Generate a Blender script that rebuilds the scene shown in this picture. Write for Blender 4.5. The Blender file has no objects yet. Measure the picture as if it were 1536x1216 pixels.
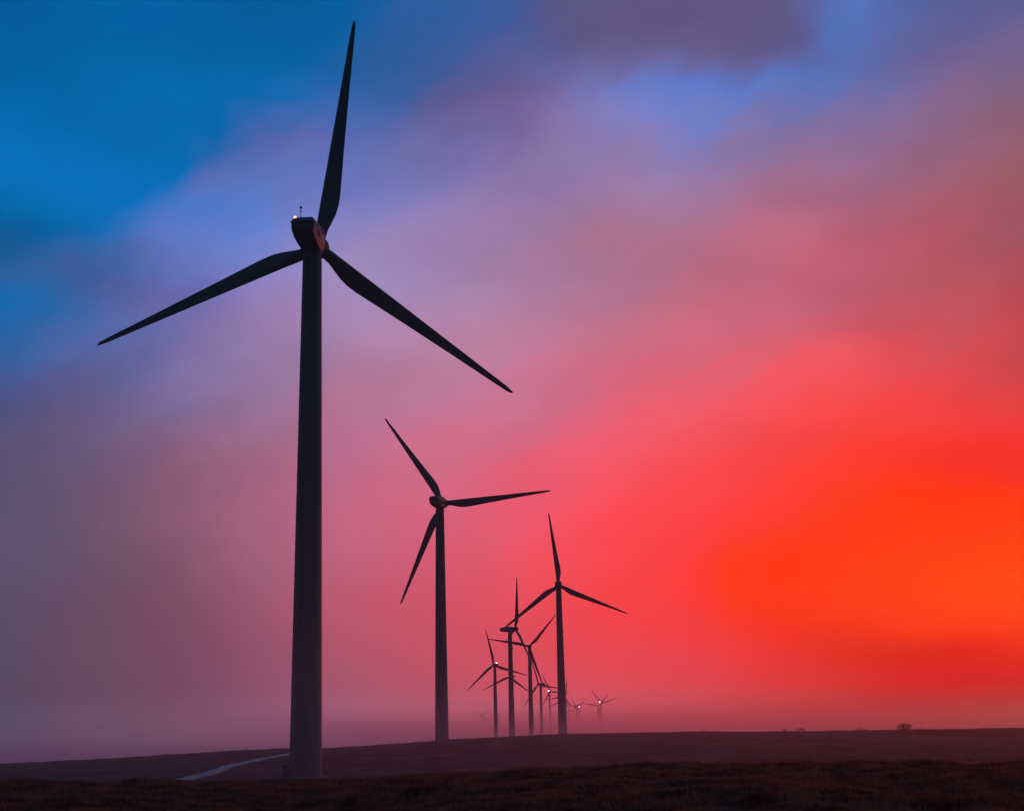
import bpy, math, random
import numpy as np
from mathutils import Vector, Matrix, Euler

R = math.radians
sc = bpy.context.scene
col = sc.collection

# ------------------------------------------------------------------ camera
FOCAL_PX, FULL_W = 2100.0, 1536.0            # focal length in pixels of the full-size photograph
EYE = 1.7
PITCH = math.atan((1115.0 - 608.0) / FOCAL_PX)
ROLL = 0.0215
cd = bpy.data.cameras.new('camera')
cam = bpy.data.objects.new('camera', cd)
col.objects.link(cam)
fwd = Vector((0, math.cos(PITCH), math.sin(PITCH)))
up0 = Vector((0, -math.sin(PITCH), math.cos(PITCH)))
right = math.cos(ROLL) * Vector((1, 0, 0)) - math.sin(ROLL) * up0
up = math.sin(ROLL) * Vector((1, 0, 0)) + math.cos(ROLL) * up0
m = Matrix((right, up, -fwd)).transposed().to_4x4()
m.translation = (0, 0, EYE)
cam.matrix_world = m
cd.sensor_fit = 'HORIZONTAL'
cd.sensor_width = 36.0
cd.lens = FOCAL_PX / FULL_W * 36.0
cd.clip_start = 0.1
cd.clip_end = 60000
cd.dof.use_dof = True
cd.dof.focus_distance = 400.0
cd.dof.aperture_fstop = 1.6
sc.camera = cam

# ------------------------------------------------------------------ world: dusk sky with thin cloud
SUN_AZ, SUN_EL = 29.0, 6.0                   # where the sun has gone behind the cloud
SKY_EL = [0.4, 1.3, 2.2, 3.2, 4, 4.8, 5.6, 6.4, 7.2, 8, 9, 10, 11, 12.5, 14, 15.5, 17, 18.5, 20, 21.5, 23, 24.5, 26, 27.3, 28.6, 30]
SKY = {   # azimuth in degrees (0 = north, + = towards the sunset) : display colours from horizon upwards
    -21: [(93,85,110),(92,82,107),(87,73,96),(89,75,99),(91,76,102),(91,76,102),(91,76,103),(91,78,106),(90,81,109),(89,81,110),(87,82,112),(87,81,114),(86,80,116),(81,81,123),(72,82,139),(36,94,158),(2,103,171),(42,95,158),(0,96,158),(0,112,185),(0,108,179),(0,102,171),(0,96,162),(0,93,157),(0,92,155),(0,92,155)],
    -19.25: [(98,85,110),(97,82,107),(91,73,97),(93,75,99),(94,76,100),(95,76,101),(95,76,102),(95,78,104),(94,80,107),(95,82,109),(96,83,112),(96,83,115),(96,84,118),(92,85,125),(83,87,141),(61,97,162),(35,102,169),(53,95,157),(0,103,171),(0,110,183),(0,106,177),(0,102,171),(0,100,167),(0,98,165),(0,96,162),(0,96,162)],
    -17.5: [(113,86,112),(110,83,108),(102,74,99),(102,75,98),(102,76,98),(102,75,99),(102,75,101),(102,77,103),(102,79,105),(105,82,107),(109,85,111),(109,87,116),(108,88,121),(107,90,128),(96,93,142),(85,102,166),(69,105,173),(66,94,156),(8,110,184),(0,109,185),(0,105,177),(0,103,172),(0,103,171),(0,102,170),(0,98,166),(0,97,165)],
    -15.75: [(122,88,113),(119,84,109),(111,74,99),(111,75,98),(112,76,97),(112,76,98),(113,76,99),(113,79,102),(114,81,104),(118,84,108),(123,87,112),(124,89,117),(123,91,122),(121,95,130),(111,100,147),(104,106,166),(97,107,173),(83,96,159),(54,114,189),(0,111,189),(0,108,182),(0,106,176),(0,104,174),(0,103,171),(0,96,167),(0,94,165)],
    -14: [(129,90,115),(126,85,110),(119,75,98),(121,75,97),(122,76,97),(123,77,97),(125,78,98),(126,81,101),(127,84,104),(131,86,108),(138,89,113),(139,91,118),(139,93,122),(136,99,132),(126,107,152),(123,112,166),(122,111,171),(104,103,171),(91,118,194),(58,115,194),(0,110,186),(0,107,179),(0,105,176),(0,103,171),(0,96,165),(0,92,162)],
    -12.25: [(143,95,122),(140,90,116),(133,79,103),(134,79,102),(135,79,102),(138,81,104),(141,84,105),(143,87,109),(144,90,112),(147,92,115),(152,95,119),(152,97,123),(151,98,126),(148,105,139),(141,113,155),(137,118,167),(136,118,174),(122,118,186),(104,124,200),(77,122,201),(90,109,183),(0,104,176),(0,104,175),(0,101,169),(0,95,160),(0,91,155)],
    -10.5: [(159,102,130),(155,96,123),(147,85,109),(147,83,109),(148,83,109),(154,86,111),(158,90,114),(160,93,117),(162,96,121),(164,98,123),(166,100,125),(165,102,128),(163,103,131),(160,111,145),(155,119,159),(152,124,168),(149,124,175),(138,131,196),(117,130,204),(95,127,205),(91,115,190),(79,103,176),(0,103,174),(0,100,167),(0,95,159),(0,91,152)],
    -8.75: [(175,111,139),(170,103,129),(161,88,112),(163,86,110),(167,85,109),(171,88,111),(176,90,114),(177,94,118),(178,97,123),(180,99,126),(182,102,129),(181,104,133),(180,107,137),(175,113,147),(169,120,157),(163,126,166),(158,129,177),(148,135,192),(132,131,196),(113,126,198),(96,118,193),(99,107,180),(25,102,173),(0,100,169),(0,97,162),(0,93,156)],
    -7: [(191,121,148),(184,109,135),(174,90,115),(180,88,110),(185,88,109),(189,89,111),(193,91,113),(193,95,119),(193,98,125),(195,101,128),(198,103,132),(197,106,137),(195,110,142),(190,114,149),(182,121,155),(174,128,164),(167,133,179),(157,139,188),(146,133,189),(129,126,192),(107,119,192),(89,109,182),(55,101,173),(16,99,168),(1,98,164),(0,95,160)],
    -5.25: [(199,120,147),(192,107,132),(185,89,111),(192,87,107),(197,87,107),(200,88,108),(203,89,109),(204,92,115),(205,95,120),(205,97,124),(206,100,128),(205,104,133),(203,109,138),(198,115,147),(188,122,155),(178,129,165),(172,134,177),(161,138,186),(152,132,185),(136,127,188),(115,120,188),(92,108,175),(58,97,164),(35,96,163),(23,95,162),(21,93,160)],
    -3.5: [(206,120,146),(201,105,129),(196,88,107),(204,86,104),(208,85,104),(211,86,104),(213,87,105),(215,89,110),(216,92,114),(216,94,119),(215,97,123),(213,102,129),(211,108,134),(205,114,144),(193,122,154),(182,130,165),(177,135,176),(164,137,184),(157,132,181),(143,128,185),(123,121,185),(102,106,167),(88,93,151),(53,92,157),(43,92,159),(40,92,160)],
    -1.75: [(210,121,146),(209,105,127),(208,87,105),(213,84,100),(218,83,99),(222,83,99),(226,84,100),(227,86,104),(229,89,108),(228,91,112),(227,93,117),(224,97,122),(220,103,128),(210,110,140),(198,119,151),(186,128,161),(180,132,170),(170,134,176),(163,129,173),(149,126,178),(131,120,181),(112,103,161),(101,93,148),(70,92,155),(51,92,158),(47,91,158)],
    0: [(214,121,145),(216,104,124),(220,86,102),(223,81,96),(227,80,94),(233,80,94),(237,81,95),(239,83,98),(241,85,102),(240,87,105),(238,89,110),(233,93,116),(228,98,121),(215,106,135),(202,117,147),(190,125,157),(182,130,165),(175,130,168),(169,127,165),(155,124,171),(138,119,177),(118,103,160),(105,93,147),(84,92,152),(60,91,157),(53,90,156)],
    1.75: [(215,118,140),(221,100,118),(228,82,96),(233,76,88),(237,74,85),(241,74,84),(245,75,84),(247,77,87),(248,79,91),(247,80,95),(246,82,99),(242,87,106),(237,93,113),(222,102,129),(206,110,138),(193,118,146),(184,123,154),(174,125,161),(170,122,157),(157,122,166),(143,121,175),(125,109,164),(108,96,151),(95,95,153),(73,91,152),(64,88,150)],
    3.5: [(216,114,134),(225,96,111),(235,79,90),(242,71,81),(246,69,76),(249,69,74),(252,69,73),(253,71,77),(255,73,81),(254,74,84),(254,76,88),(250,82,96),(246,88,105),(229,98,123),(211,104,130),(197,110,135),(186,117,143),(173,120,153),(170,117,149),(159,120,161),(147,123,173),(136,120,174),(115,105,164),(102,100,157),(89,89,141),(88,86,134)],
    5.25: [(216,109,125),(225,90,103),(235,76,85),(244,69,78),(248,67,72),(251,65,67),(254,65,65),(256,66,67),(257,68,70),(257,69,73),(256,71,77),(253,77,86),(249,83,95),(236,95,114),(218,101,123),(203,107,130),(192,113,138),(176,116,146),(174,115,144),(163,120,158),(148,124,174),(134,124,184),(116,123,192),(106,100,154),(96,87,131),(94,86,130)],
    7: [(214,102,113),(226,84,93),(236,71,79),(245,66,73),(250,63,65),(254,60,57),(257,60,54),(258,61,55),(259,62,58),(258,64,62),(258,66,67),(256,72,76),(253,78,86),(244,91,104),(224,98,117),(210,104,126),(198,110,133),(181,112,138),(178,114,141),(166,121,156),(148,126,177),(126,127,196),(98,123,200),(105,97,149),(97,87,131),(95,86,129)],
    8.75: [(208,91,94),(225,74,78),(238,63,66),(247,59,60),(252,57,45),(256,54,30),(261,54,5),(262,54,0),(260,56,16),(258,60,44),(257,63,59),(257,68,66),(255,73,75),(248,86,97),(228,94,110),(212,102,122),(197,105,128),(186,108,133),(184,111,137),(167,116,148),(149,122,169),(113,125,196),(94,123,202),(102,93,142),(97,87,130),(95,86,128)],
    10.5: [(202,77,74),(224,64,63),(238,56,54),(247,52,46),(253,51,27),(259,52,5),(262,54,0),(262,54,0),(261,54,1),(257,57,28),(257,60,50),(258,64,55),(258,69,64),(253,82,91),(232,91,103),(210,97,116),(195,100,125),(191,104,129),(190,108,133),(167,107,136),(152,114,152),(129,121,177),(94,122,200),(98,90,137),(96,87,130),(94,86,128)],
    12.25: [(199,59,52),(221,55,48),(234,49,40),(238,43,24),(246,49,16),(262,56,0),(262,56,0),(262,56,0),(262,55,0),(257,55,18),(257,59,33),(259,61,45),(259,66,59),(256,78,81),(236,87,98),(210,92,109),(197,97,119),(194,100,125),(190,103,127),(166,103,130),(154,110,144),(131,117,170),(87,116,189),(96,94,149),(94,87,131),(93,86,129)],
    14: [(190,42,37),(217,43,33),(232,39,25),(232,40,11),(249,49,7),(262,58,0),(262,60,0),(262,59,0),(262,57,0),(262,55,0),(257,56,18),(260,58,37),(261,63,52),(258,74,71),(241,84,93),(211,88,102),(199,94,113),(195,97,119),(186,97,122),(166,101,128),(152,109,146),(131,115,167),(93,114,184),(84,115,189),(83,108,176),(83,99,158)],
    15.75: [(176,27,29),(213,27,16),(231,24,9),(232,37,8),(261,57,0),(262,62,0),(262,65,0),(262,63,0),(262,60,0),(262,56,0),(262,54,0),(257,52,35),(258,59,50),(255,71,69),(236,79,89),(207,83,95),(197,90,106),(192,93,112),(181,94,116),(164,101,126),(148,106,144),(132,111,159),(105,109,171),(84,111,183),(84,115,189),(79,110,181)],
    17.5: [(161,17,22),(211,15,7),(229,21,4),(238,29,3),(262,60,0),(262,66,0),(262,69,0),(262,67,0),(262,61,0),(262,57,0),(262,54,0),(254,48,31),(254,56,48),(249,68,67),(228,74,82),(202,79,87),(194,87,98),(186,88,103),(175,91,109),(160,99,122),(142,101,136),(135,105,146),(114,104,157),(94,101,162),(81,99,164),(81,101,167)],
    19.25: [(145,11,16),(210,4,2),(227,21,4),(246,39,1),(262,62,0),(262,69,0),(262,72,0),(262,68,0),(262,62,0),(262,57,0),(262,54,0),(250,45,34),(247,54,49),(237,66,67),(216,71,79),(195,75,83),(188,83,94),(178,84,98),(168,89,105),(155,95,115),(141,97,125),(136,101,135),(121,100,148),(98,97,152),(85,95,154),(85,95,155)],
    21: [(148,10,15),(214,3,1),(227,26,6),(254,48,0),(262,63,0),(262,70,0),(262,72,0),(262,68,0),(262,61,0),(262,56,0),(262,54,0),(246,44,37),(242,54,51),(227,64,66),(206,69,75),(190,71,80),(180,78,90),(169,80,93),(160,86,101),(151,91,105),(140,94,113),(129,100,132),(117,101,149),(96,95,149),(89,93,149),(89,93,150)],
}


def lin(c):
    return tuple(((v / 255.0 / 12.92) if v / 255.0 <= 0.04045 else ((v / 255.0 + 0.055) / 1.055) ** 2.4) for v in c)

world = bpy.data.worlds.new('World')
sc.world = world
world.use_nodes = True
nt = world.node_tree
nt.nodes.clear()
N, L = nt.nodes, nt.links

def node(kind, **kw):
    n = N.new(kind)
    for k, v in kw.items():
        setattr(n, k, v)
    return n

def mth(op, a, b=None, c=None):
    n = node('ShaderNodeMath', operation=op)
    for i, v in enumerate((a, b, c)):
        if v is None:
            continue
        if isinstance(v, (int, float)):
            n.inputs[i].default_value = v
        else:
            L.new(v, n.inputs[i])
    return n.outputs[0]

tc = node('ShaderNodeTexCoord')
# soft, slightly flattened cloud turbulence bends the colour bands
mp = node('ShaderNodeMapping')
mp.inputs['Scale'].default_value = (5.0, 5.0, 9.0)
L.new(tc.outputs['Generated'], mp.inputs['Vector'])
nz = node('ShaderNodeTexNoise')
nz.inputs['Scale'].default_value = 1.0
nz.inputs['Detail'].default_value = 5.0
nz.inputs['Roughness'].default_value = 0.55
L.new(mp.outputs[0], nz.inputs['Vector'])
sub = node('ShaderNodeVectorMath', operation='SUBTRACT')
L.new(nz.outputs['Color'], sub.inputs[0])
sub.inputs[1].default_value = (0.5, 0.5, 0.5)
scl = node('ShaderNodeVectorMath', operation='MULTIPLY')
L.new(sub.outputs[0], scl.inputs[0])
scl.inputs[1].default_value = (0.048, 0.024, 0.034)
# finer wisps, drawn out along a slant as the wind pulls the cloud
mp3 = node('ShaderNodeMapping')
mp3.inputs['Rotation'].default_value = (0.0, R(28), 0.0)
mp3b = node('ShaderNodeMapping')
mp3b.inputs['Scale'].default_value = (9.0, 14.0, 24.0)
L.new(tc.outputs['Generated'], mp3.inputs['Vector'])
L.new(mp3.outputs[0], mp3b.inputs['Vector'])
nz3 = node('ShaderNodeTexNoise')
nz3.inputs['Scale'].default_value = 1.0
nz3.inputs['Detail'].default_value = 4.0
nz3.inputs['Roughness'].default_value = 0.5
L.new(mp3b.outputs[0], nz3.inputs['Vector'])
sub3 = node('ShaderNodeVectorMath', operation='SUBTRACT')
L.new(nz3.outputs['Color'], sub3.inputs[0])
sub3.inputs[1].default_value = (0.5, 0.5, 0.5)
scl3 = node('ShaderNodeVectorMath', operation='MULTIPLY')
L.new(sub3.outputs[0], scl3.inputs[0])
scl3.inputs[1].default_value = (0.085, 0.03, 0.06)
both = node('ShaderNodeVectorMath', operation='ADD')
L.new(scl.outputs[0], both.inputs[0])
L.new(scl3.outputs[0], both.inputs[1])
# the bending dies out towards the misty horizon
sx0 = node('ShaderNodeSeparateXYZ')
L.new(tc.outputs['Generated'], sx0.inputs[0])
damp = node('ShaderNodeMapRange', interpolation_type='SMOOTHSTEP')
L.new(sx0.outputs['Z'], damp.inputs['Value'])
damp.inputs['From Min'].default_value = 0.0
damp.inputs['From Max'].default_value = 0.3
scl2 = node('ShaderNodeVectorMath', operation='SCALE')
L.new(both.outputs[0], scl2.inputs[0])
L.new(damp.outputs[0], scl2.inputs['Scale'])
add = node('ShaderNodeVectorMath', operation='ADD')
L.new(tc.outputs['Generated'], add.inputs[0])
L.new(scl2.outputs[0], add.inputs[1])
nrm = node('ShaderNodeVectorMath', operation='NORMALIZE')
L.new(add.outputs[0], nrm.inputs[0])
sx = node('ShaderNodeSeparateXYZ')
L.new(nrm.outputs[0], sx.inputs[0])
az = mth('MULTIPLY', mth('ARCTAN2', sx.outputs['X'], sx.outputs['Y']), 180 / math.pi)
el = mth('MULTIPLY', mth('ARCSINE', sx.outputs['Z']), 180 / math.pi)
elf = mth('DIVIDE', el, 90.0)

ZENITH = (10, 64, 94)
def column(cols):
    """colour ramp over elevation; continues above the table to a deep blue zenith"""
    n = node('ShaderNodeValToRGB')
    cr = n.color_ramp
    cr.interpolation = 'LINEAR'
    pts = [(e / 90.0, lin(c)) for e, c in zip(SKY_EL, cols)]
    top = np.array(pts[-1][1]); zen = np.array(lin(ZENITH))
    pts.append((42 / 90.0, tuple(0.75 * top + 0.25 * zen)))
    pts.append((60 / 90.0, tuple(0.4 * top + 0.6 * zen)))
    pts.append((1.0, tuple(zen)))
    cr.elements[0].position = 0.0
    cr.elements[0].color = (*pts[0][1], 1)
    cr.elements[1].position = pts[-1][0]
    cr.elements[1].color = (*pts[-1][1], 1)
    for p, c in pts[:-1]:
        e = cr.elements.new(p)
        e.color = (*c, 1)
    L.new(elf, n.inputs[0])
    return n.outputs['Color']

def dim(cols, f, tint=(1, 1, 1)):
    out = []
    for c in cols:
        out.append(tuple(v * f * t for v, t in zip(c, tint)))
    return out

first, last = SKY[-21], SKY[21]
night = [(22, 33, 43)] * 6 + [(14, 40, 57)] * (len(SKY_EL) - 6)
table = [(-180.0, night), (-120.0, night), (-62.0, dim(first, 0.66)), (-36.0, dim(first, 0.88))]
table += [(a, SKY[a]) for a in sorted(SKY)]
table += [(34.0, dim(last, 0.93)), (55.0, dim(SKY[3.5], 0.75)), (85.0, dim(first, 0.7)), (130.0, night), (180.0, night)]
prev = None
for i, (a, cols) in enumerate(table):
    c = column(cols)
    if prev is None:
        prev = c
    else:
        mr = node('ShaderNodeMapRange')
        mr.clamp = True
        L.new(az, mr.inputs['Value'])
        mr.inputs['From Min'].default_value = table[i - 1][0]
        mr.inputs['From Max'].default_value = a
        mx = node('ShaderNodeMix', data_type='RGBA')
        L.new(mr.outputs[0], mx.inputs['Factor'])
        L.new(prev, mx.inputs[6])
        L.new(c, mx.inputs[7])
        prev = mx.outputs[2]

# faint uneven thickness of the cloud sheet
nz2 = node('ShaderNodeTexNoise')
nz2.inputs['Scale'].default_value = 1.0
nz2.inputs['Detail'].default_value = 5.0
nz2.inputs['Roughness'].default_value = 0.5
mp2 = node('ShaderNodeMapping')
mp2.inputs['Scale'].default_value = (8.0, 8.0, 18.0)
mp2.inputs['Rotation'].default_value = (0.0, R(22), 0.0)
L.new(tc.outputs['Generated'], mp2.inputs['Vector'])
L.new(mp2.outputs[0], nz2.inputs['Vector'])
thick = mth('ADD', mth('MULTIPLY', mth('SUBTRACT', nz2.outputs['Fac'], 0.5), mth('MULTIPLY', damp.outputs[0], 0.4)), 1.0)
sv = node('ShaderNodeVectorMath', operation='SCALE')
L.new(prev, sv.inputs[0])
L.new(thick, sv.inputs['Scale'])

skyt = node('ShaderNodeTexSky', sky_type='NISHITA')
skyt.sun_disc = False
skyt.sun_elevation = R(SUN_EL)
skyt.sun_rotation = R(SUN_AZ)
skyt.air_density = 1.2
skyt.dust_density = 2.0
clear = node('ShaderNodeVectorMath', operation='SCALE')
L.new(skyt.outputs[0], clear.inputs[0])
clear.inputs['Scale'].default_value = 0.0002
tot = node('ShaderNodeVectorMath', operation='ADD')
L.new(sv.outputs[0], tot.inputs[0])
L.new(clear.outputs[0], tot.inputs[1])
bg = node('ShaderNodeBackground')
bg.inputs['Strength'].default_value = 1.0
L.new(tot.outputs[0], bg.inputs['Color'])
wo = node('ShaderNodeOutputWorld')
L.new(bg.outputs[0], wo.inputs['Surface'])

# ------------------------------------------------------------------ sun (veiled, at the horizon) and exposure
sd = bpy.data.lights.new('sun', 'SUN')
sd.energy = 0.04
sd.angle = R(14)
sd.color = (1.0, 0.36, 0.16)
sun = bpy.data.objects.new('sun', sd)
col.objects.link(sun)
sdir = Vector((math.sin(R(SUN_AZ)) * math.cos(R(SUN_EL)), math.cos(R(SUN_AZ)) * math.cos(R(SUN_EL)), math.sin(R(SUN_EL))))
sun.rotation_euler = sdir.to_track_quat('Z', 'Y').to_euler()

sc.view_settings.view_transform = 'Standard'
sc.view_settings.look = 'None'
sc.view_settings.exposure = 0.0
sc.view_settings.gamma = 1.0
sc.view_settings.use_curve_mapping = False
sc.render.engine = 'CYCLES'
sc.cycles.use_denoising = True
sc.cycles.denoiser = 'OPENIMAGEDENOISE'
sc.cycles.max_bounces = 16
sc.cycles.diffuse_bounces = 2
sc.cycles.glossy_bounces = 2
sc.cycles.volume_bounces = 16
sc.cycles.sample_clamp_indirect = 4.0

# ------------------------------------------------------------------ helpers
def tag(o, label=None, cat=None, group=None, kind=None):
    for k, v in (('label', label), ('category', cat), ('group', group), ('kind', kind)):
        if v:
            o[k] = v
    return o

def empty(name, loc=(0, 0, 0), rz=0.0):
    o = bpy.data.objects.new(name, None)
    o.empty_display_size = 0.5
    o.location = loc
    o.rotation_euler = (0, 0, rz)
    col.objects.link(o)
    return o

def mesh_obj(name, me, mat=None, parent=None, loc=None, rot=None):
    o = bpy.data.objects.new(name, me)
    col.objects.link(o)
    if mat and not me.materials:
        me.materials.append(mat)
    if parent:
        o.parent = parent
    if loc is not None:
        o.location = loc
    if rot is not None:
        o.rotation_euler = rot
    return o

class MB:
    """collects simple solids, then becomes ONE mesh"""
    def __init__(self):
        self.v, self.f = [], []
    def add(self, vs, fs):
        b = len(self.v)
        self.v += [tuple(p) for p in vs]
        self.f += [tuple(i + b for i in q) for q in fs]
    def loft(self, rings, cap0=True, cap1=True):
        n = len(rings[0])
        vs = [p for r in rings for p in r]
        fs = []
        for i in range(len(rings) - 1):
            for j in range(n):
                k = (j + 1) % n
                fs.append((i * n + j, i * n + k, (i + 1) * n + k, (i + 1) * n + j))
        if cap0:
            fs.append(tuple(reversed(range(n))))
        if cap1:
            fs.append(tuple(range((len(rings) - 1) * n, len(rings) * n)))
        self.add(vs, fs)
    def lathe(self, prof, seg=32, cap0=True, cap1=True, axis='Z'):
        rings = []
        for r, z in prof:
            ring = []
            for j in range(seg):
                a = 2 * math.pi * j / seg
                if axis == 'Z':
                    ring.append((r * math.cos(a), r * math.sin(a), z))
                else:                      # along +Y
                    ring.append((r * math.cos(a), z, -r * math.sin(a)))
            rings.append(ring)
        self.loft(rings, cap0, cap1)
    def box(self, x0, x1, y0, y1, z0, z1):
        vs = [(x, y, z) for z in (z0, z1) for x, y in ((x0, y0), (x1, y0), (x1, y1), (x0, y1))]
        self.add(vs, [(3, 2, 1, 0), (4, 5, 6, 7), (0, 1, 5, 4), (1, 2, 6, 5), (2, 3, 7, 6), (3, 0, 4, 7)])
    def tube(self, pts, rad, seg=6):
        rings = []
        pts = [Vector(p) for p in pts]
        rads = rad if isinstance(rad, (list, tuple)) else [rad] * len(pts)
        for i, p in enumerate(pts):
            d = (pts[min(i + 1, len(pts) - 1)] - pts[max(i - 1, 0)]).normalized()
            a = d.orthogonal().normalized()
            b = d.cross(a)
            rings.append([p + rads[i] * (math.cos(2 * math.pi * j / seg) * a + math.sin(2 * math.pi * j / seg) * b) for j in range(seg)])
        self.loft(rings)
    def mesh(self, name, smooth=False, bevel=0.0, angle=40):
        me = bpy.data.meshes.new(name)
        me.from_pydata(self.v, [], self.f)
        if bevel:
            import bmesh
            bm = bmesh.new()
            bm.from_mesh(me)
            es = [e for e in bm.edges if len(e.link_faces) == 2 and e.calc_face_angle(0) > R(25)]
            bmesh.ops.bevel(bm, geom=es, offset=bevel, segments=2, affect='EDGES', profile=0.5)
            bm.to_mesh(me)
            bm.free()
        if smooth:
            me.polygons.foreach_set('use_smooth', [True] * len(me.polygons))
            me.set_sharp_from_angle(angle=R(angle))
        me.update()
        return me

def np_mesh(name, verts, faces):
    me = bpy.data.meshes.new(name)
    verts = np.asarray(verts, np.float32)
    faces = np.asarray(faces, np.int32)
    k = faces.shape[1]
    me.vertices.add(len(verts))
    me.vertices.foreach_set('co', verts.ravel())
    me.loops.add(faces.size)
    me.loops.foreach_set('vertex_index', faces.ravel())
    me.polygons.add(len(faces))
    me.polygons.foreach_set('loop_start', np.arange(len(faces), dtype=np.int32) * k)
    me.update(calc_edges=True)
    me.validate()
    return me

def hash2(ix, iy, seed):
    h = np.sin(ix * 127.1 + iy * 311.7 + seed * 74.7) * 43758.5453
    return h - np.floor(h)

def vnoise(x, y, seed=0):
    ix, iy = np.floor(x), np.floor(y)
    fx, fy = x - ix, y - iy
    fx, fy = fx * fx * (3 - 2 * fx), fy * fy * (3 - 2 * fy)
    a, b = hash2(ix, iy, seed), hash2(ix + 1, iy, seed)
    c, d = hash2(ix, iy + 1, seed), hash2(ix + 1, iy + 1, seed)
    return (a * (1 - fx) + b * fx) * (1 - fy) + (c * (1 - fx) + d * fx) * fy - 0.5

# ------------------------------------------------------------------ materials
def material(name, color, rough=0.6, color2=None, scale=1.0, detail=4.0, bump=0.0, bump_scale=None, stretch=(1, 1, 1), spec=0.3, lo=0.35, hi=0.65):
    mt = bpy.data.materials.new(name)
    mt.use_nodes = True
    t = mt.node_tree
    b = t.nodes['Principled BSDF']
    b.inputs['Roughness'].default_value = rough
    b.inputs['Specular IOR Level'].default_value = spec
    b.inputs['Base Color'].default_value = (*color, 1)
    co = t.nodes.new('ShaderNodeTexCoord')
    mp = t.nodes.new('ShaderNodeMapping')
    mp.inputs['Scale'].default_value = stretch
    t.links.new(co.outputs['Object'], mp.inputs['Vector'])
    if color2 is not None:
        n = t.nodes.new('ShaderNodeTexNoise')
        n.inputs['Scale'].default_value = scale
        n.inputs['Detail'].default_value = detail
        n.inputs['Roughness'].default_value = 0.6
        t.links.new(mp.outputs[0], n.inputs['Vector'])
        r = t.nodes.new('ShaderNodeValToRGB')
        r.color_ramp.elements[0].position = lo
        r.color_ramp.elements[1].position = hi
        r.color_ramp.elements[0].color = (*color, 1)
        r.color_ramp.elements[1].color = (*color2, 1)
        t.links.new(n.outputs['Fac'], r.inputs[0])
        t.links.new(r.outputs[0], b.inputs['Base Color'])
    if bump:
        n2 = t.nodes.new('ShaderNodeTexNoise')
        n2.inputs['Scale'].default_value = bump_scale or scale * 4
        n2.inputs['Detail'].default_value = 5
        t.links.new(mp.outputs[0], n2.inputs['Vector'])
        bp = t.nodes.new('ShaderNodeBump')
        bp.inputs['Strength'].default_value = bump
        bp.inputs['Distance'].default_value = 0.1
        t.links.new(n2.outputs['Fac'], bp.inputs['Height'])
        t.links.new(bp.outputs[0], b.inputs['Normal'])
    return mt

def leafy(mt, share=0.45):
    """thin leaves also let light through"""
    t = mt.node_tree
    b = t.nodes['Principled BSDF']
    o = t.nodes['Material Output']
    tr = t.nodes.new('ShaderNodeBsdfTranslucent')
    src = b.inputs['Base Color'].links[0].from_socket
    t.links.new(src, tr.inputs['Color'])
    mx = t.nodes.new('ShaderNodeMixShader')
    mx.inputs[0].default_value = share
    t.links.new(b.outputs[0], mx.inputs[1])
    t.links.new(tr.outputs[0], mx.inputs[2])
    t.links.new(mx.outputs[0], o.inputs['Surface'])

def emitter(name, color, strength):
    mt = bpy.data.materials.new(name)
    mt.use_nodes = True
    t = mt.node_tree
    t.nodes.clear()
    e = t.nodes.new('ShaderNodeEmission')
    e.inputs['Color'].default_value = (*color, 1)
    e.inputs['Strength'].default_value = strength
    o = t.nodes.new('ShaderNodeOutputMaterial')
    t.links.new(e.outputs[0], o.inputs['Surface'])
    return mt

M = dict(
    tower=material('weathered_grey_paint', (0.22, 0.26, 0.26), 0.5, (0.28, 0.32, 0.32), 0.35, 6, stretch=(3, 3, 0.25)),
    blade=material('blade_gelcoat', (0.22, 0.26, 0.26), 0.42, (0.27, 0.31, 0.31), 0.3, 4),
    nacelle=material('nacelle_gelcoat', (0.25, 0.26, 0.27), 0.45, (0.30, 0.31, 0.32), 0.6, 5),
    dark=material('dark_painted_steel', (0.05, 0.052, 0.055), 0.5, (0.08, 0.08, 0.08), 2.0),
    steel=material('galvanised_steel', (0.28, 0.29, 0.30), 0.45, (0.36, 0.36, 0.36), 6.0),
    concrete=material('concrete', (0.24, 0.23, 0.22), 0.9, (0.34, 0.33, 0.31), 1.5, bump=0.3),
    cabinet=material('cabinet_paint', (0.06, 0.075, 0.06), 0.5, (0.08, 0.09, 0.07), 3.0),
    ground=material('moorland', (0.13, 0.066, 0.04), 0.95, (0.22, 0.115, 0.07), 0.05, 9, bump=0.8, bump_scale=1.2, spec=0.05),
    heather=material('dead_heather', (0.11, 0.05, 0.03), 0.95, (0.50, 0.23, 0.125), 1.3, 4, spec=0.05, lo=0.36, hi=0.62),
    grass=material('withered_moor_grass', (0.16, 0.085, 0.055), 0.95, (0.30, 0.165, 0.11), 0.09, 7, spec=0.05),
    gravel=material('pale_gravel', (0.58, 0.54, 0.50), 0.95, (0.70, 0.66, 0.61), 0.8, 8, bump=0.3, spec=0.1),
    bark=material('bark', (0.05, 0.04, 0.032), 0.9, (0.08, 0.06, 0.05), 4.0),
    leaf=material('dry_leaves', (0.045, 0.035, 0.02), 0.9, (0.08, 0.055, 0.03), 1.5),
    lamp_warm=emitter('beacon_glow_warm', (1.0, 0.5, 0.13), 2.6),
    lamp_white=emitter('beacon_glow_white', (1.0, 0.84, 0.82), 32.0),
)

for k in ('heather', 'grass', 'leaf'):
    leafy(M[k], 0.55)

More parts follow.
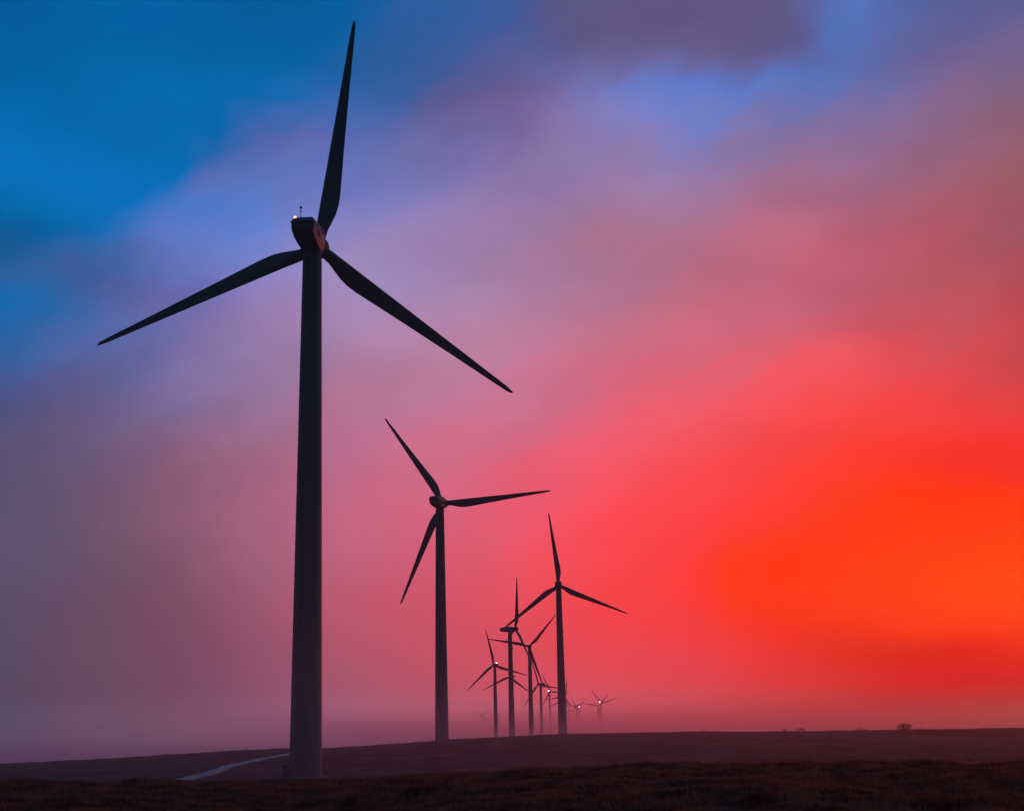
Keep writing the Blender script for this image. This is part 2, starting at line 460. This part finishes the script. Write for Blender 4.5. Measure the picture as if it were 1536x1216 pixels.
# ------------------------------------------------------------------ turbine table
# x, y of the tower axis, height of the nacelle axis there, yaw of the rotor axis (deg), first blade angle (deg)
TURBINES = [
    (-29.1, 196.3, 74.9, 3.7, 8.8),   # T1
    (-24.9, 463.9, 80.9, 13.1, 86.6),   # T2
    (21.3, 701.1, 78.3, 3.1, 113.7),   # T3
    (-4.9, 998.9, 80.4, 71.4, 17.1),   # T4
    (10.6, 1224.2, 83.1, -1.0, 41.3),   # T5
    (-22.8, 1418.8, 78.7, -15.2, 106.9),   # T6
    (-7.8, 1706.0, 79.8, -21.1, 5.3),   # T7
    (28.1, 1771.6, 72.9, -40.8, 97.7),   # T8
    (58.1, 2649.1, 94.5, 22.9, 94.5),   # T9
    (87.9, 2655.8, 79.2, -16.8, 6.7),   # T10
    (89.5, 2935.9, 92.7, -14.0, 20.7),   # T11
    (160.3, 3962.0, 101.0, -52.7, 80.1),   # T12
    (186.6, 4444.8, 107.3, -0.9, 40.8),   # T13
    (177.5, 5084.5, 113.4, 62.8, 98.3),   # T14
    (170.4, 2960.5, 80.1, 31.9, 77.0),   # T15
    (170.7, 3075.1, 76.4, 6.3, 41.0),   # T16
    (-113.5, 4487.6, 90.6, -38.8, 64.8),   # T17
    (-66.5, 4254.2, 93.2, -17.8, 116.3),   # T18
]

# ------------------------------------------------------------------ terrain
# skyline of the hill: azimuth (deg), slope seen from the eye
A_C, P_C = np.array([(-45, -0.01), (-19.81, -0.00649), (-15.0, -0.00376), (-9.43, 0.00027), (-7.62, -0.0004), (-5.79, 0.00071), (-3.07, 0.00332), (-1.03, 0.00483), (1.76, 0.00629), (5.86, 0.00543), (11.05, 0.00434), (16.06, 0.00326), (19.33, 0.0028), (45, 0.001)]).T
# edge of the near bank: azimuth (deg), slope
A_B, P_B = np.array([(-45, -0.019), (-19.77, -0.0166), (-14.22, -0.0188), (-8.51, -0.02043), (-4.21, -0.01773), (0.54, -0.01415), (5.81, -0.01421), (10.97, -0.01547), (19.22, -0.01751), (45, -0.022)]).T
A_C, A_B = np.radians(A_C), np.radians(A_B)
R_BANK, R_FOOT, R_CREST = 32.0, 190.0, 385.0

def sstep(a, b, x):
    t = np.clip((x - a) / (b - a), 0, 1)
    return t * t * (3 - 2 * t)

def far_height(x, y):
    """gentle swells beyond the hill that carry the turbines"""
    num, den = np.zeros_like(x), np.full_like(x, 1.0 / 600.0 ** 2)
    for tx, ty, hz, yaw, ph in TURBINES[1:]:
        d = math.hypot(tx, ty)
        zb = min(hz - 80.0, EYE + 0.0036 * d - 3.0)
        w = 1.0 / ((x - tx) ** 2 + (y - ty) ** 2 + 60.0 ** 2)
        num += w * zb
        den += w
    return num / den

def terrain(x, y):
    x, y = np.asarray(x, float), np.asarray(y, float)
    r = np.hypot(x, y)
    a = np.arctan2(x, y)
    front = np.clip(1.0 - (np.abs(a) - R(40)) / R(60), 0, 1)
    zb = (EYE + np.interp(a, A_B, P_B) * R_BANK - 0.33) * front
    zc = EYE + np.interp(a, A_C, P_C) * R_CREST - 0.25
    zf = EYE - 43.5 / FOCAL_PX * R_FOOT
    near = zb * sstep(0, R_BANK, r) ** 0.7
    slope = zf + (zc - zf) * (sstep(R_FOOT - 25, R_CREST + 30, r) / sstep(R_FOOT - 25, R_CREST + 30, np.array(R_CREST)))
    zmid = near + (slope - near) * sstep(R_BANK + 4, 120, r)
    far = far_height(x, y)
    # the land falls away into the mist on the left
    far = far - 0.0105 * np.clip(r - 380, 0, None) * sstep(R(3.5), R(8.5), -a) * (1 - sstep(R(60), R(90), -a))
    z = zmid + (far - zmid) * sstep(R_CREST + 5, 700, r)
    z = z + vnoise(x / 9.0, y / 9.0, 1) * 0.22 * sstep(8, 30, r) + vnoise(x / 2.6, y / 2.6, 2) * 0.14 * sstep(6, 20, r) * (1 - sstep(700, 1500, r))
    z = z + vnoise(x / 40.0, y / 40.0, 3) * 0.5 * sstep(230, 330, r) * (1 - 0.6 * sstep(350, 400, r))
    z = z + vnoise(x / 700.0, y / 700.0, 4) * 8.0 * sstep(1500, 5000, r) * (1 - np.exp(-((a - 0.02) / 0.25) ** 2))
    t1 = np.hypot(x - TURBINES[0][0], y - TURBINES[0][1])        # levelled pad under the nearest turbine
    pad = EYE - 42.0 / FOCAL_PX * 196.0
    z = z + (pad - z) * (1 - sstep(5.0, 12.0, t1))
    return z

def tz(x, y):
    return float(terrain(np.array([x]), np.array([y]))[0])

def build_ground():
    rad = np.concatenate([[0.0], np.geomspace(2, 60, 110), np.linspace(61.5, 185, 70), np.linspace(186, 430, 210), np.geomspace(434, 12000, 90)])
    ang = np.concatenate([np.linspace(-180, -31, 60), np.linspace(-30, 30, 521), np.linspace(31, 177.5, 59)])
    a = np.radians(ang)
    rr, aa = np.meshgrid(rad, a, indexing='ij')
    x, y = rr * np.sin(aa), rr * np.cos(aa)
    z = terrain(x, y)
    nr, na = rr.shape
    i, j = np.meshgrid(np.arange(nr - 1), np.arange(na), indexing='ij')
    k = (j + 1) % na
    f = np.stack([i * na + j, (i + 1) * na + j, (i + 1) * na + k, i * na + k], -1).reshape(-1, 4)[:, ::-1]
    me = np_mesh('ground', np.stack([x, y, z], -1).reshape(-1, 3), f)
    me.polygons.foreach_set('use_smooth', [True] * len(me.polygons))
    return tag(mesh_obj('ground', me, M['ground']), kind='structure')
build_ground()

# pale gravel track that climbs from the dip to the nearest turbine and on over the hill
def build_track():
    # centre line in plan (metres), worked out once from where the track runs over the slope
    pts = [[-45.1, 188.9], [-45.9, 201.3], [-47.5, 219.4], [-50.6, 246.4], [-52.2, 269.5], [-51.9, 285.1], [-51.7, 301.1], [-51.1, 311.3], [-51.0, 325.3]]
    P = np.array(pts, float)
    t = np.linspace(0, len(P) - 1, 220)
    cx = np.interp(t, np.arange(len(P)), P[:, 0])
    cy = np.interp(t, np.arange(len(P)), P[:, 1])
    ker = np.ones(25) / 25
    pad = lambda v: np.convolve(np.concatenate([np.full(12, v[0]), v, np.full(12, v[-1])]), ker, 'valid')
    cx, cy = pad(cx), pad(cy)
    tx, ty = np.gradient(cx), np.gradient(cy)
    ln = np.hypot(tx, ty)
    nx, ny = -ty / ln, tx / ln
    w = 1.15 + 0.3 * vnoise(np.arange(220) / 7.0, np.zeros(220), 5)
    offs = [-1.25, -1.0, -0.5, 0.0, 0.5, 1.0, 1.25]
    lift = [-0.25, 0.10, 0.16, 0.18, 0.16, 0.10, -0.25]
    V = []
    for o, l in zip(offs, lift):
        x, y = cx + nx * w * o, cy + ny * w * o
        V.append(np.stack([x, y, terrain(x, y) + l], -1))
    V = np.stack(V, 1).reshape(-1, 3)
    n = len(offs)
    i, j = np.meshgrid(np.arange(219), np.arange(n - 1), indexing='ij')
    f = np.stack([i * n + j, i * n + j + 1, (i + 1) * n + j + 1, (i + 1) * n + j], -1).reshape(-1, 4)
    me = np_mesh('track', V, f)
    tag(mesh_obj('track', me, M['gravel']), kind='structure')
build_track()

# ------------------------------------------------------------------ wind turbines
HUB_OUT = 4.2
TILT, CONE = R(5), R(2)
ROTOR_R = 37.0

def tower_mesh():
    """height 1 unit tall in z at unit scale 78 m: wide foot, slow taper, flanged joints"""
    mb = MB()
    prof = []
    for i in range(25):
        t = i / 24
        prof.append((2.22 - 0.84 * t ** 1.05, 78.0 * t))
    mb.lathe(prof, 48)
    return mb.mesh('tower', True)

def ring_mesh(r, h=0.16, proud=0.035):
    mb = MB()
    mb.lathe([(r - 0.05, -h / 2), (r + proud, -h / 2), (r + proud, h / 2), (r - 0.05, h / 2)], 48, False, False)
    return mb.mesh('flange', True)

def nacelle_section(y, w, zt, zb, chamf_t=0.45, chamf_b=0.6):
    w2 = w / 2
    return [(-w2 + chamf_b * 0.7, y, zb), (w2 - chamf_b * 0.7, y, zb), (w2 - 0.12, y, zb + chamf_b), (w2, y, zb + chamf_b * 2),
            (w2, y, zt - chamf_t * 1.2), (w2 - 0.15, y, zt - chamf_t * 0.5), (w2 - chamf_t, y, zt),
            (-w2 + chamf_t, y, zt), (-w2 + 0.15, y, zt - chamf_t * 0.5), (-w2, y, zt - chamf_t * 1.2),
            (-w2, y, zb + chamf_b * 2), (-w2 + 0.12, y, zb + chamf_b)]

def nacelle_mesh():
    mb = MB()
    secs = [(-6.9, 3.15, 0.98, -0.3, 0.2, 0.22), (-6.82, 3.3, 1.05, -0.5, 0.25, 0.25), (-5.9, 3.36, 1.35, -0.98, 0.4, 0.26), (-4.0, 3.3, 1.55, -1.35, 0.45, 0.28), (-1.5, 3.2, 1.7, -1.68, 0.5, 0.32),
            (0.6, 3.1, 1.7, -1.7, 0.5, 0.4), (2.0, 3.0, 1.55, -1.55, 0.55, 0.6), (2.75, 2.6, 1.25, -1.25, 0.5, 0.5)]
    mb.loft([nacelle_section(y, w, zt, zb, ct, cb) for y, w, zt, zb, ct, cb in secs][::-1])
    return mb.mesh('nacelle', True, angle=28)

def roof_mesh():
    """roof cover with its lip standing out over the rear face"""
    mb = MB()
    rings = []
    for y, w, z, zl in ((-7.2, 3.3, 0.98, 0.86), (-7.15, 3.46, 1.06, 0.84), (-6.75, 3.5, 1.5, 0.84), (-6.35, 3.5, 1.74, 0.86), (-4.0, 3.5, 1.84, 1.0), (-1.5, 3.4, 1.9, 1.1), (0.6, 3.3, 1.86, 1.1), (2.0, 2.95, 1.62, 1.05)):
        w2 = w / 2
        cf = min(0.42, (z - zl) * 0.75)
        rings.append([(-w2, y, zl), (w2, y, zl), (w2 - 0.03, y, zl + (z - zl) * 0.4), (w2 - cf, y, z), (-w2 + cf, y, z), (-w2 + 0.03, y, zl + (z - zl) * 0.4)])
    mb.loft(rings[::-1])
    return mb.mesh('roof_cover', True, angle=28)

def hub_mesh():
    mb = MB()
    mb.lathe([(1.05, 2.7), (1.35, 2.95), (1.62, 3.5), (1.68, 4.2), (1.6, 4.9), (1.35, 5.6), (0.9, 6.15), (0.4, 6.42), (0.06, 6.5)], 32, axis='Y')
    return mb.mesh('hub', True)

CH = [(0.022, 1.7, 1.0), (0.05, 1.72, 0.98), (0.08, 1.85, 0.8), (0.115, 2.25, 0.55), (0.15, 2.6, 0.40), (0.19, 2.8, 0.32), (0.24, 2.76, 0.27), (0.32, 2.5, 0.23),
      (0.42, 2.18, 0.20), (0.55, 1.8, 0.18), (0.68, 1.42, 0.16), (0.8, 1.1, 0.15), (0.9, 0.84, 0.14), (0.96, 0.66, 0.14), (0.985, 0.5, 0.14), (0.997, 0.28, 0.14), (1.0, 0.08, 0.14)]
def blade_mesh():
    """aerofoil sections along +Z, leading edge towards -X, twisted"""
    mb = MB()
    rings = []
    nseg = 28
    for t, c, th in CH:
        le = -(0.86 - 0.58 * t)
        if t > 0.97:
            le = -(0.86 - 0.58 * 0.97) * 0.9 + (t - 0.97) * 4
        tw = R(13.0 * (1 - t) ** 2.2 + 2.0)
        rnd = max(0.0, min(1.0, (0.14 - t) / 0.09))
        ring = []
        for j in range(nseg):
            a = 2 * math.pi * j / nseg
            s = 0.5 - 0.5 * math.cos(a)                                     # 0 leading .. 1 trailing
            yt = th * c * (1.4845 * math.sqrt(max(s, 0)) - 0.63 * s - 1.758 * s * s + 1.4215 * s ** 3 - 0.518 * s ** 4)
            y_air = (yt if a < math.pi else -0.65 * yt)
            y_rnd = 0.5 * c * math.sin(a)
            x = le + s * c
            y = y_air * (1 - rnd) + y_rnd * rnd
            ring.append((x * math.cos(tw) - y * math.sin(tw), x * math.sin(tw) + y * math.cos(tw), t * ROTOR_R))
        rings.append(ring)
    mb.loft(rings[::1])
    return mb.mesh('blade', True, angle=60)

def beacon_mesh(r):
    mb = MB()
    mb.lathe([(r * 0.7, 0), (r, r * 0.3), (r, r * 1.1), (r * 0.75, r * 1.7), (r * 0.3, r * 2.0)], 16)
    return mb.mesh('light_lens', True)

ME = dict(tower=tower_mesh(), nacelle=nacelle_mesh(), roof=roof_mesh(), hub=hub_mesh(), blade=blade_mesh(), lens=beacon_mesh(0.2), lens_far=beacon_mesh(0.6), lens_mid=beacon_mesh(0.19))
for k, mt in (('tower', 'tower'), ('nacelle', 'nacelle'), ('roof', 'nacelle'), ('hub', 'blade'), ('blade', 'blade'), ('lens', 'lamp_warm'), ('lens_far', 'lamp_white'), ('lens_mid', 'lamp_white')):
    ME[k].materials.append(M[mt])

def vane_mesh():
    mb = MB()
    mb.tube([(0, 0, 0), (0, 0, 1.45)], 0.055, 8)
    mb.tube([(-0.3, 0, 1.05), (0.3, 0, 1.05)], 0.03, 6)
    mb.lathe([(0.05, 1.4), (0.17, 1.5), (0.2, 1.72), (0.1, 1.8)], 10)
    return mb.mesh('wind_sensor_mast', True)

def far_root(name='wind_turbine'):
    """one turbine with the parts every one of them has, standing at the origin"""
    t = empty(name)
    mesh_obj('tower', ME['tower'], parent=t)
    n = mesh_obj('nacelle', ME['nacelle'], parent=t)
    mesh_obj('roof_cover', ME['roof'], parent=n)
    mesh_obj('hub', ME['hub'], parent=t)
    for _ in range(3):
        mesh_obj('blade', ME['blade'], parent=t)
    return t

def copy_tree(o, parent=None):
    c = o.copy()
    col.objects.link(c)
    c.parent = parent
    for ch in o.children:
        copy_tree(ch, c)
    return c

def pose(t, x, y, hz, yaw, ph, pitch=0.0):
    z0 = tz(x, y)
    t.location = (x, y, z0 - 0.05)
    t.rotation_euler = (0, 0, -R(yaw))
    ht = hz - z0 + 0.05
    q = Matrix.Rotation(TILT, 4, 'X')
    base = Matrix.Translation((0, 0, ht)) @ q
    k = 0
    for ch in t.children:
        kind = ch.name.split('.')[0]
        if kind == 'tower':
            ch.scale = (1, 1, (ht - 1.45) / 78.0)
        elif kind in ('nacelle', 'hub'):
            ch.matrix_local = base
        elif kind == 'blade':
            ch.matrix_local = base @ Matrix.Translation((0, HUB_OUT, 0)) @ Matrix.Rotation(R(ph + 120 * k), 4, 'Y') @ Matrix.Rotation(-CONE, 4, 'X') @ Matrix.Rotation(R(pitch), 4, 'Z')
            k += 1
    return t

LABELS = [
    'tallest nearest dark wind turbine with warm light on its nacelle beside gravel track',
    'second largest wind turbine, right of the nearest tower, one blade pointing right',
    'third largest wind turbine, in front of the misty cluster, one blade pointing nearly straight up',
    'turbine seen side on, its long nacelle pointing right, left of the third largest',
    'turbine with one blade pointing left and one up right behind the third largest tower',
    'leftmost clear turbine of the cluster with a small white light at its hub',
    'turbine whose hub hides behind the tower of the side-on turbine',
    'small turbine just right of the tower with a left-pointing blade, lower left blade drooping',
    'small turbine with white light at its hub, just left of the third largest tower',
    'misty turbine with one blade standing up just right of the third largest tower',
    'misty turbine mostly hidden behind the third largest tower, blade ends showing on its left',
    'faint unlit turbine in the mist group just right of the third largest tower',
    'faint turbine with white light in the mist group just right of the third largest tower',
    'smallest turbine nearly sunk in mist close by the third largest tower base',
    'far turbine with white light at the right end of the row',
    'far turbine beside the rightmost lit one, one blade pointing left',
    'faintest ghostly turbine at the far left of the misty row',
    'faint ghostly turbine behind the lower tower of the leftmost lit cluster turbine',
]
GROUP = 'wind turbines of the farm'
roots = []
proto = far_root()
for i, (x, y, hz, yaw, ph) in enumerate(TURBINES):
    t = proto if i == 0 else copy_tree(proto)
    roots.append(t)
bpy.context.view_layer.update()
for t, lab, p in zip(roots, LABELS, TURBINES):
    tag(t, lab, 'wind turbine', GROUP)
    pose(t, *p, pitch=62.0 if t is roots[3] else 0.0)      # one stands with its blades feathered

def part(t, kind):
    return [c for c in t.children if c.name.split('.')[0] == kind][0]

# beacons that are lit in the distance
for i in (5, 8, 12, 14):
    n = part(roots[i], 'nacelle')
    mesh_obj('obstruction_light', ME['lens_mid' if i == 5 else 'lens_far'], parent=n, loc=(0.6, -5.6, 1.7))

# the nearest turbine shows more of its parts
t1 = roots[0]
n1 = part(t1, 'nacelle')
mesh_obj('wind_sensor_mast', vane_mesh(), M['dark'], n1, (-0.45, -5.9, 1.7))
mesh_obj('obstruction_light', ME['lens'], parent=n1, loc=(-1.2, -6.4, 1.55))
tw1 = part(t1, 'tower')
for zf in (19.0, 43.0):
    tt = zf / 78.0
    mesh_obj('flange', ring_mesh(2.22 - 0.84 * tt ** 1.05), M['tower'], tw1, (0, 0, zf))
# rotor-side seams of the nacelle: two side louvres
mb = MB()
for k in range(6):
    mb.box(-0.03, 0.03, -0.6, 0.6, k * 0.13, k * 0.13 + 0.06)
lm = mb.mesh('louvre')
for sx_ in (-1, 1):
    mesh_obj('louvre', lm, M['dark'], n1, (sx_ * 1.72, -3.6, -0.3))

# door, steps and railing at the foot of the nearest tower (on its left flank)
def build_foot():
    mb = MB()
    mb.box(-0.06, 0.06, -0.48, 0.48, 0.0, 2.15)
    d = mesh_obj('door', mb.mesh('door', bevel=0.04), M['steel'], tw1, (-2.19, -0.25, 1.05))
    mb = MB()
    mb.tube([(-0.08, 0.3, 1.0), (-0.14, 0.3, 1.0), (-0.14, 0.3, 1.2), (-0.08, 0.3, 1.2)], 0.02)
    mesh_obj('handle', mb.mesh('handle'), M['dark'], d)
    st = mesh_obj('entrance_steps', (lambda q: (q.box(-2.9, -2.12, -0.85, 0.35, 0.92, 1.0), q.mesh('landing'))[1])(MB()), M['steel'], t1)
    mb = MB()
    mb.box(-0.16, 0.16, -0.5, 0.5, -0.025, 0.025)
    tread = mb.mesh('tread')
    for k in range(4):
        mesh_obj('tread', tread, M['steel'], st, (-3.05 - 0.27 * k, -0.25, 0.76 - 0.22 * k))
    for s in (-0.82, 0.32):
        mb = MB()
        mb.tube([(-4.05, s, 0.0), (-4.05, s, 0.95), (-2.9, s, 1.95), (-2.2, s, 1.95)], 0.03)
        mb.tube([(-2.9, s, 0.0), (-2.9, s, 1.95)], 0.03)
        mb.tube([(-4.1, s, 0.02), (-2.9, s, 0.95)], 0.035)
        mesh_obj('railing', mb.mesh('railing'), M['dark'], st)
build_foot()

# concrete foundation collar around the foot
mb = MB()
mb.lathe([(3.0, -0.5), (3.0, 0.14), (2.92, 0.2), (2.1, 0.22)], 48, True, False)
tw1x, tw1y = TURBINES[0][0], TURBINES[0][1]
mesh_obj('foundation_ring', mb.mesh('foundation_ring', True), M['concrete'], t1)

def build_cabinet(x, y):
    z = tz(x, y)
    c = empty('electrical_cabinet', (x, y, z - 0.05), R(12))
    mb = MB()
    mb.box(-0.42, 0.42, -0.35, 0.35, 0.15, 1.95)
    mesh_obj('housing', mb.mesh('housing', bevel=0.025), M['cabinet'], c)
    mb = MB()
    mb.box(-0.5, 0.5, -0.43, 0.43, 0.0, 0.16)
    mesh_obj('plinth', mb.mesh('plinth', bevel=0.02), M['concrete'], c)
    mb = MB()
    mb.loft([[(-0.5, -0.43, 1.94), (0.5, -0.43, 1.94), (0.5, 0.43, 1.94), (-0.5, 0.43, 1.94)],
             [(-0.46, -0.39, 2.04), (0.46, -0.39, 2.04), (0.4, 0.35, 2.1), (-0.4, 0.35, 2.1)]])
    mesh_obj('roof', mb.mesh('roof'), M['dark'], c)
    for s in (-1, 1):
        mb = MB()
        mb.box(s * 0.2 - 0.185, s * 0.2 + 0.185, -0.385, -0.345, 0.25, 1.85)
        d = mesh_obj('door', mb.mesh('door', bevel=0.01), M['cabinet'], c)
        mb = MB()
        mb.box(s * 0.05 - 0.015, s * 0.05 + 0.015, -0.42, -0.385, 0.95, 1.15)
        mesh_obj('handle', mb.mesh('handle'), M['steel'], d)
    tag(c, 'narrow dark cabinet standing left of the foot of the nearest turbine', 'cabinet')
build_cabinet(*(-31.9, 196.5))

# ------------------------------------------------------------------ vegetation
rng = np.random.default_rng(7)

def blades(name, x, y, h, w, lean, mat, nb=3, label=None):
    """upright leaf-like triangles: every clump is nb crossing blades"""
    n = len(x)
    z = terrain(x, y) - 0.03
    V, F = [], []
    base = 0
    for b in range(nb):
        a = rng.uniform(0, 2 * np.pi, n)
        ox, oy = rng.normal(0, 1, n) * w * 1.3, rng.normal(0, 1, n) * w * 1.3
        hh = h * rng.uniform(0.55, 1.1, n)
        dx, dy = np.cos(a) * w * 0.5, np.sin(a) * w * 0.5
        lx, ly = rng.normal(0, lean, n) * hh, rng.normal(0, lean, n) * hh
        p0 = np.stack([x + ox - dx, y + oy - dy, z], -1)
        p1 = np.stack([x + ox + dx, y + oy + dy, z], -1)
        m1 = np.stack([x + ox + dx * 0.8 + lx * 0.45, y + oy + dy * 0.8 + ly * 0.45, z + hh * 0.6], -1)
        m0 = np.stack([x + ox - dx * 0.8 + lx * 0.45, y + oy - dy * 0.8 + ly * 0.45, z + hh * 0.6], -1)
        tp = np.stack([x + ox + lx, y + oy + ly, z + hh], -1)
        V.append(np.stack([p0, p1, m1, m0, tp], 1).reshape(-1, 3))
        i = base + np.arange(n) * 5
        F += [np.stack([i, i + 1, i + 2], -1), np.stack([i, i + 2, i + 3], -1), np.stack([i + 3, i + 2, i + 4], -1)]
        base += n * 5
    me = np_mesh(name, np.concatenate(V), np.concatenate(F))
    o = mesh_obj(name, me, mat)
    return tag(o, label, kind='stuff')

def scatter(n, r0, r1, amax, p=1.0):
    u = rng.uniform(0, 1, n)
    r = np.sqrt(r0 ** 2 + u ** p * (r1 ** 2 - r0 ** 2))
    a = rng.uniform(-R(amax), R(amax), n)
    return r * np.sin(a), r * np.cos(a)

x, y = scatter(120000, 9, 42, 26, 1.3)
cl = 0.7 * vnoise(x / 0.6, y / 1.0, 15) + 0.8 * vnoise(x / 1.5, y / 1.5, 11) + 0.5 * vnoise(x / 4.0, y / 4.0, 12)
keep = cl > rng.uniform(-1.6, -0.1, len(x))
x, y, cl = x[keep], y[keep], cl[keep]
h = np.clip(0.12 + 0.24 * cl, 0.05, 0.34)
blades('heather', x, y, h, 0.06, 0.4, M['heather'], 4, 'dark dead heather and grass on the bank in the foreground')

x, y = scatter(130000, 150, 440, 24)
cl = 0.8 * vnoise(x / 2.6, y / 2.6, 16) + 0.7 * vnoise(x / 7.0, y / 7.0, 13) + 0.5 * vnoise(x / 22.0, y / 22.0, 14)
keep = (cl > rng.uniform(-0.7, 0.4, len(x))) & (np.hypot(x - tw1x, y - tw1y) > 6.5)
x, y, cl = x[keep], y[keep], cl[keep]
tp = np.array([[-45.1, 188.9], [-45.9, 201.3], [-47.5, 219.4], [-50.6, 246.4], [-52.2, 269.5], [-51.9, 285.1], [-51.7, 301.1], [-51.1, 311.3], [-51.0, 325.3]])
tt = np.linspace(0, len(tp) - 1, 160)
tpx, tpy = np.interp(tt, np.arange(len(tp)), tp[:, 0]), np.interp(tt, np.arange(len(tp)), tp[:, 1])
dmin = np.full(len(x), 1e9)
for qx, qy in zip(tpx, tpy):
    dmin = np.minimum(dmin, (x - qx) ** 2 + (y - qy) ** 2)
ok = dmin > 2.9 ** 2
x, y, cl = x[ok], y[ok], cl[ok]
blades('moor_grass', x, y, np.clip(0.2 + 0.5 * cl, 0.07, 0.85), 0.16, 0.3, M['grass'], 3, 'brown withered moor grass covering the hill behind the nearest turbine')

def make_bush(label, azd, r, w, h, n_leaf, seed, shape='round'):
    x, y = r * math.sin(R(azd)), r * math.cos(R(azd))
    z = tz(x, y)
    rg = random.Random(seed)
    b = empty('bush', (x, y, z - 0.05))
    mb = MB()
    tips = []
    for k in range(9):
        a = rg.uniform(0, 2 * math.pi)
        rad = math.sqrt(rg.random()) * (w * 0.42)
        top = h * (0.95 - 0.5 * (rad / (w * 0.5)) ** 2) * rg.uniform(0.75, 1.0)
        if shape == 'spire':
            top = h * max(0.25, 1 - 1.6 * rad / (w * 0.5)) * rg.uniform(0.85, 1.05)
        p0 = Vector((rg.uniform(-0.1, 0.1) * w, rg.uniform(-0.1, 0.1) * w, 0))
        p2 = Vector((rad * math.cos(a), rad * math.sin(a), top))
        p1 = (p0 + p2) / 2 + Vector((rg.uniform(-0.1, 0.1) * w, rg.uniform(-0.1, 0.1) * w, 0.08 * h))
        mb.tube([p0, p1, p2], [0.035 * h, 0.022 * h, 0.006 * h], 5)
        for _ in range(7):
            s = p1.lerp(p2, rg.random())
            e = s + Vector((rg.uniform(-1, 1) * 0.18 * w, rg.uniform(-1, 1) * 0.18 * w, rg.uniform(0.0, 0.22) * h))
            mb.tube([s, e], [0.012 * h, 0.004 * h], 4)
            tips.append(e)
            tips.append(s)
    mesh_obj('branches', mb.mesh('branches'), M['bark'], b)
    V, F = [], []
    for k in range(n_leaf):
        c = tips[rg.randrange(len(tips))] + Vector((rg.gauss(0, 0.06) * w, rg.gauss(0, 0.06) * w, rg.gauss(0, 0.07) * h))
        if c.z < 0.03:
            c.z = 0.03
        if k % 4 and shape == 'round':                          # the rest fills the dome down to the ground
            q = Vector((rg.gauss(0, 1), rg.gauss(0, 1), abs(rg.gauss(0, 0.9)))).normalized() * rg.random() ** 0.4
            c = Vector((q.x * w * 0.5, q.y * w * 0.5, max(0.03, q.z * h * 0.85)))
        u = Vector((rg.gauss(0, 1), rg.gauss(0, 1), rg.gauss(0, 1))).normalized()
        v = u.orthogonal().normalized()
        s = rg.uniform(0.03, 0.055) * h
        i = len(V)
        V += [c - u * s, c - v * s * 0.5, c + u * s, c + v * s * 0.5]
        F.append((i, i + 1, i + 2, i + 3))
    me = bpy.data.meshes.new('foliage')
    me.from_pydata([tuple(p) for p in V], [], F)
    mesh_obj('foliage', me, M['leaf'], b)
    return tag(b, label, 'bush', 'bushes on the skyline of the hill')

for lab, azd, r, w, h, n, sd_, shp in (
        ('largest round bare bush on the hill skyline at the right', 14.98, 388, 4.6, 2.4, 1500, 1, 'round'),
        ('low small bush just right of the largest round bush', 15.52, 388, 2.6, 0.9, 260, 2, 'round'),
        ('low wide bush on the skyline left of the largest round bush', 13.36, 388, 3.6, 1.0, 500, 3, 'round'),
        ('thin pointed bush rising like a spike on the skyline', 11.18, 388, 0.6, 1.9, 50, 4, 'spire'),
        ('low bush clump at the foot of the pointed bush', 11.05, 387, 5.0, 1.15, 700, 5, 'round'),
        ('small twiggy bush on the skyline left of the pointed bush', 10.44, 388, 2.4, 1.1, 240, 6, 'round'),
        ('tiny bush on the skyline left of the nearest turbine', -10.74, 388, 1.2, 1.0, 120, 7, 'round')):
    make_bush(lab, azd, r, w, h, n, sd_, shp)

# ------------------------------------------------------------------ air: haze everywhere, mist lying in the low ground
def volume_box(name, x0, x1, y0, y1, z0, z1, density, color, g):
    mb = MB()
    mb.box(x0, x1, y0, y1, z0, z1)
    o = mesh_obj(name, mb.mesh(name))
    mt = bpy.data.materials.new(name)
    mt.use_nodes = True
    t = mt.node_tree
    t.nodes.clear()
    v = t.nodes.new('ShaderNodeVolumePrincipled')
    v.inputs['Color'].default_value = (*color, 1)
    v.inputs['Density'].default_value = density
    v.inputs['Anisotropy'].default_value = g
    out = t.nodes.new('ShaderNodeOutputMaterial')
    t.links.new(v.outputs[0], out.inputs['Volume'])
    o.data.materials.append(mt)
    return tag(o, kind='stuff')
zlow = -135.0
volume_box('haze', -13000, 13000, -13000, 13000, zlow - 1, 165, 0.00003, (0.96, 0.96, 0.96), 0.8)
volume_box('ground_mist', -12600, 12600, -12600, 12600, zlow - 0.6, 11.0, 0.0006, (0.99, 0.99, 0.99), 0.78)
volume_box('valley_mist', -420, 9000, 1600, 12400, zlow - 0.3, 76.0, 0.0001, (0.995, 0.995, 0.995), 0.96)
volume_box('valley_mist', -370, 8900, 1480, 12300, zlow - 0.2, 54.0, 0.0006, (0.995, 0.995, 0.995), 0.96)
volume_box('valley_mist', -320, 8800, 1350, 12200, zlow - 0.1, 34.0, 0.0010, (0.995, 0.995, 0.995), 0.96)
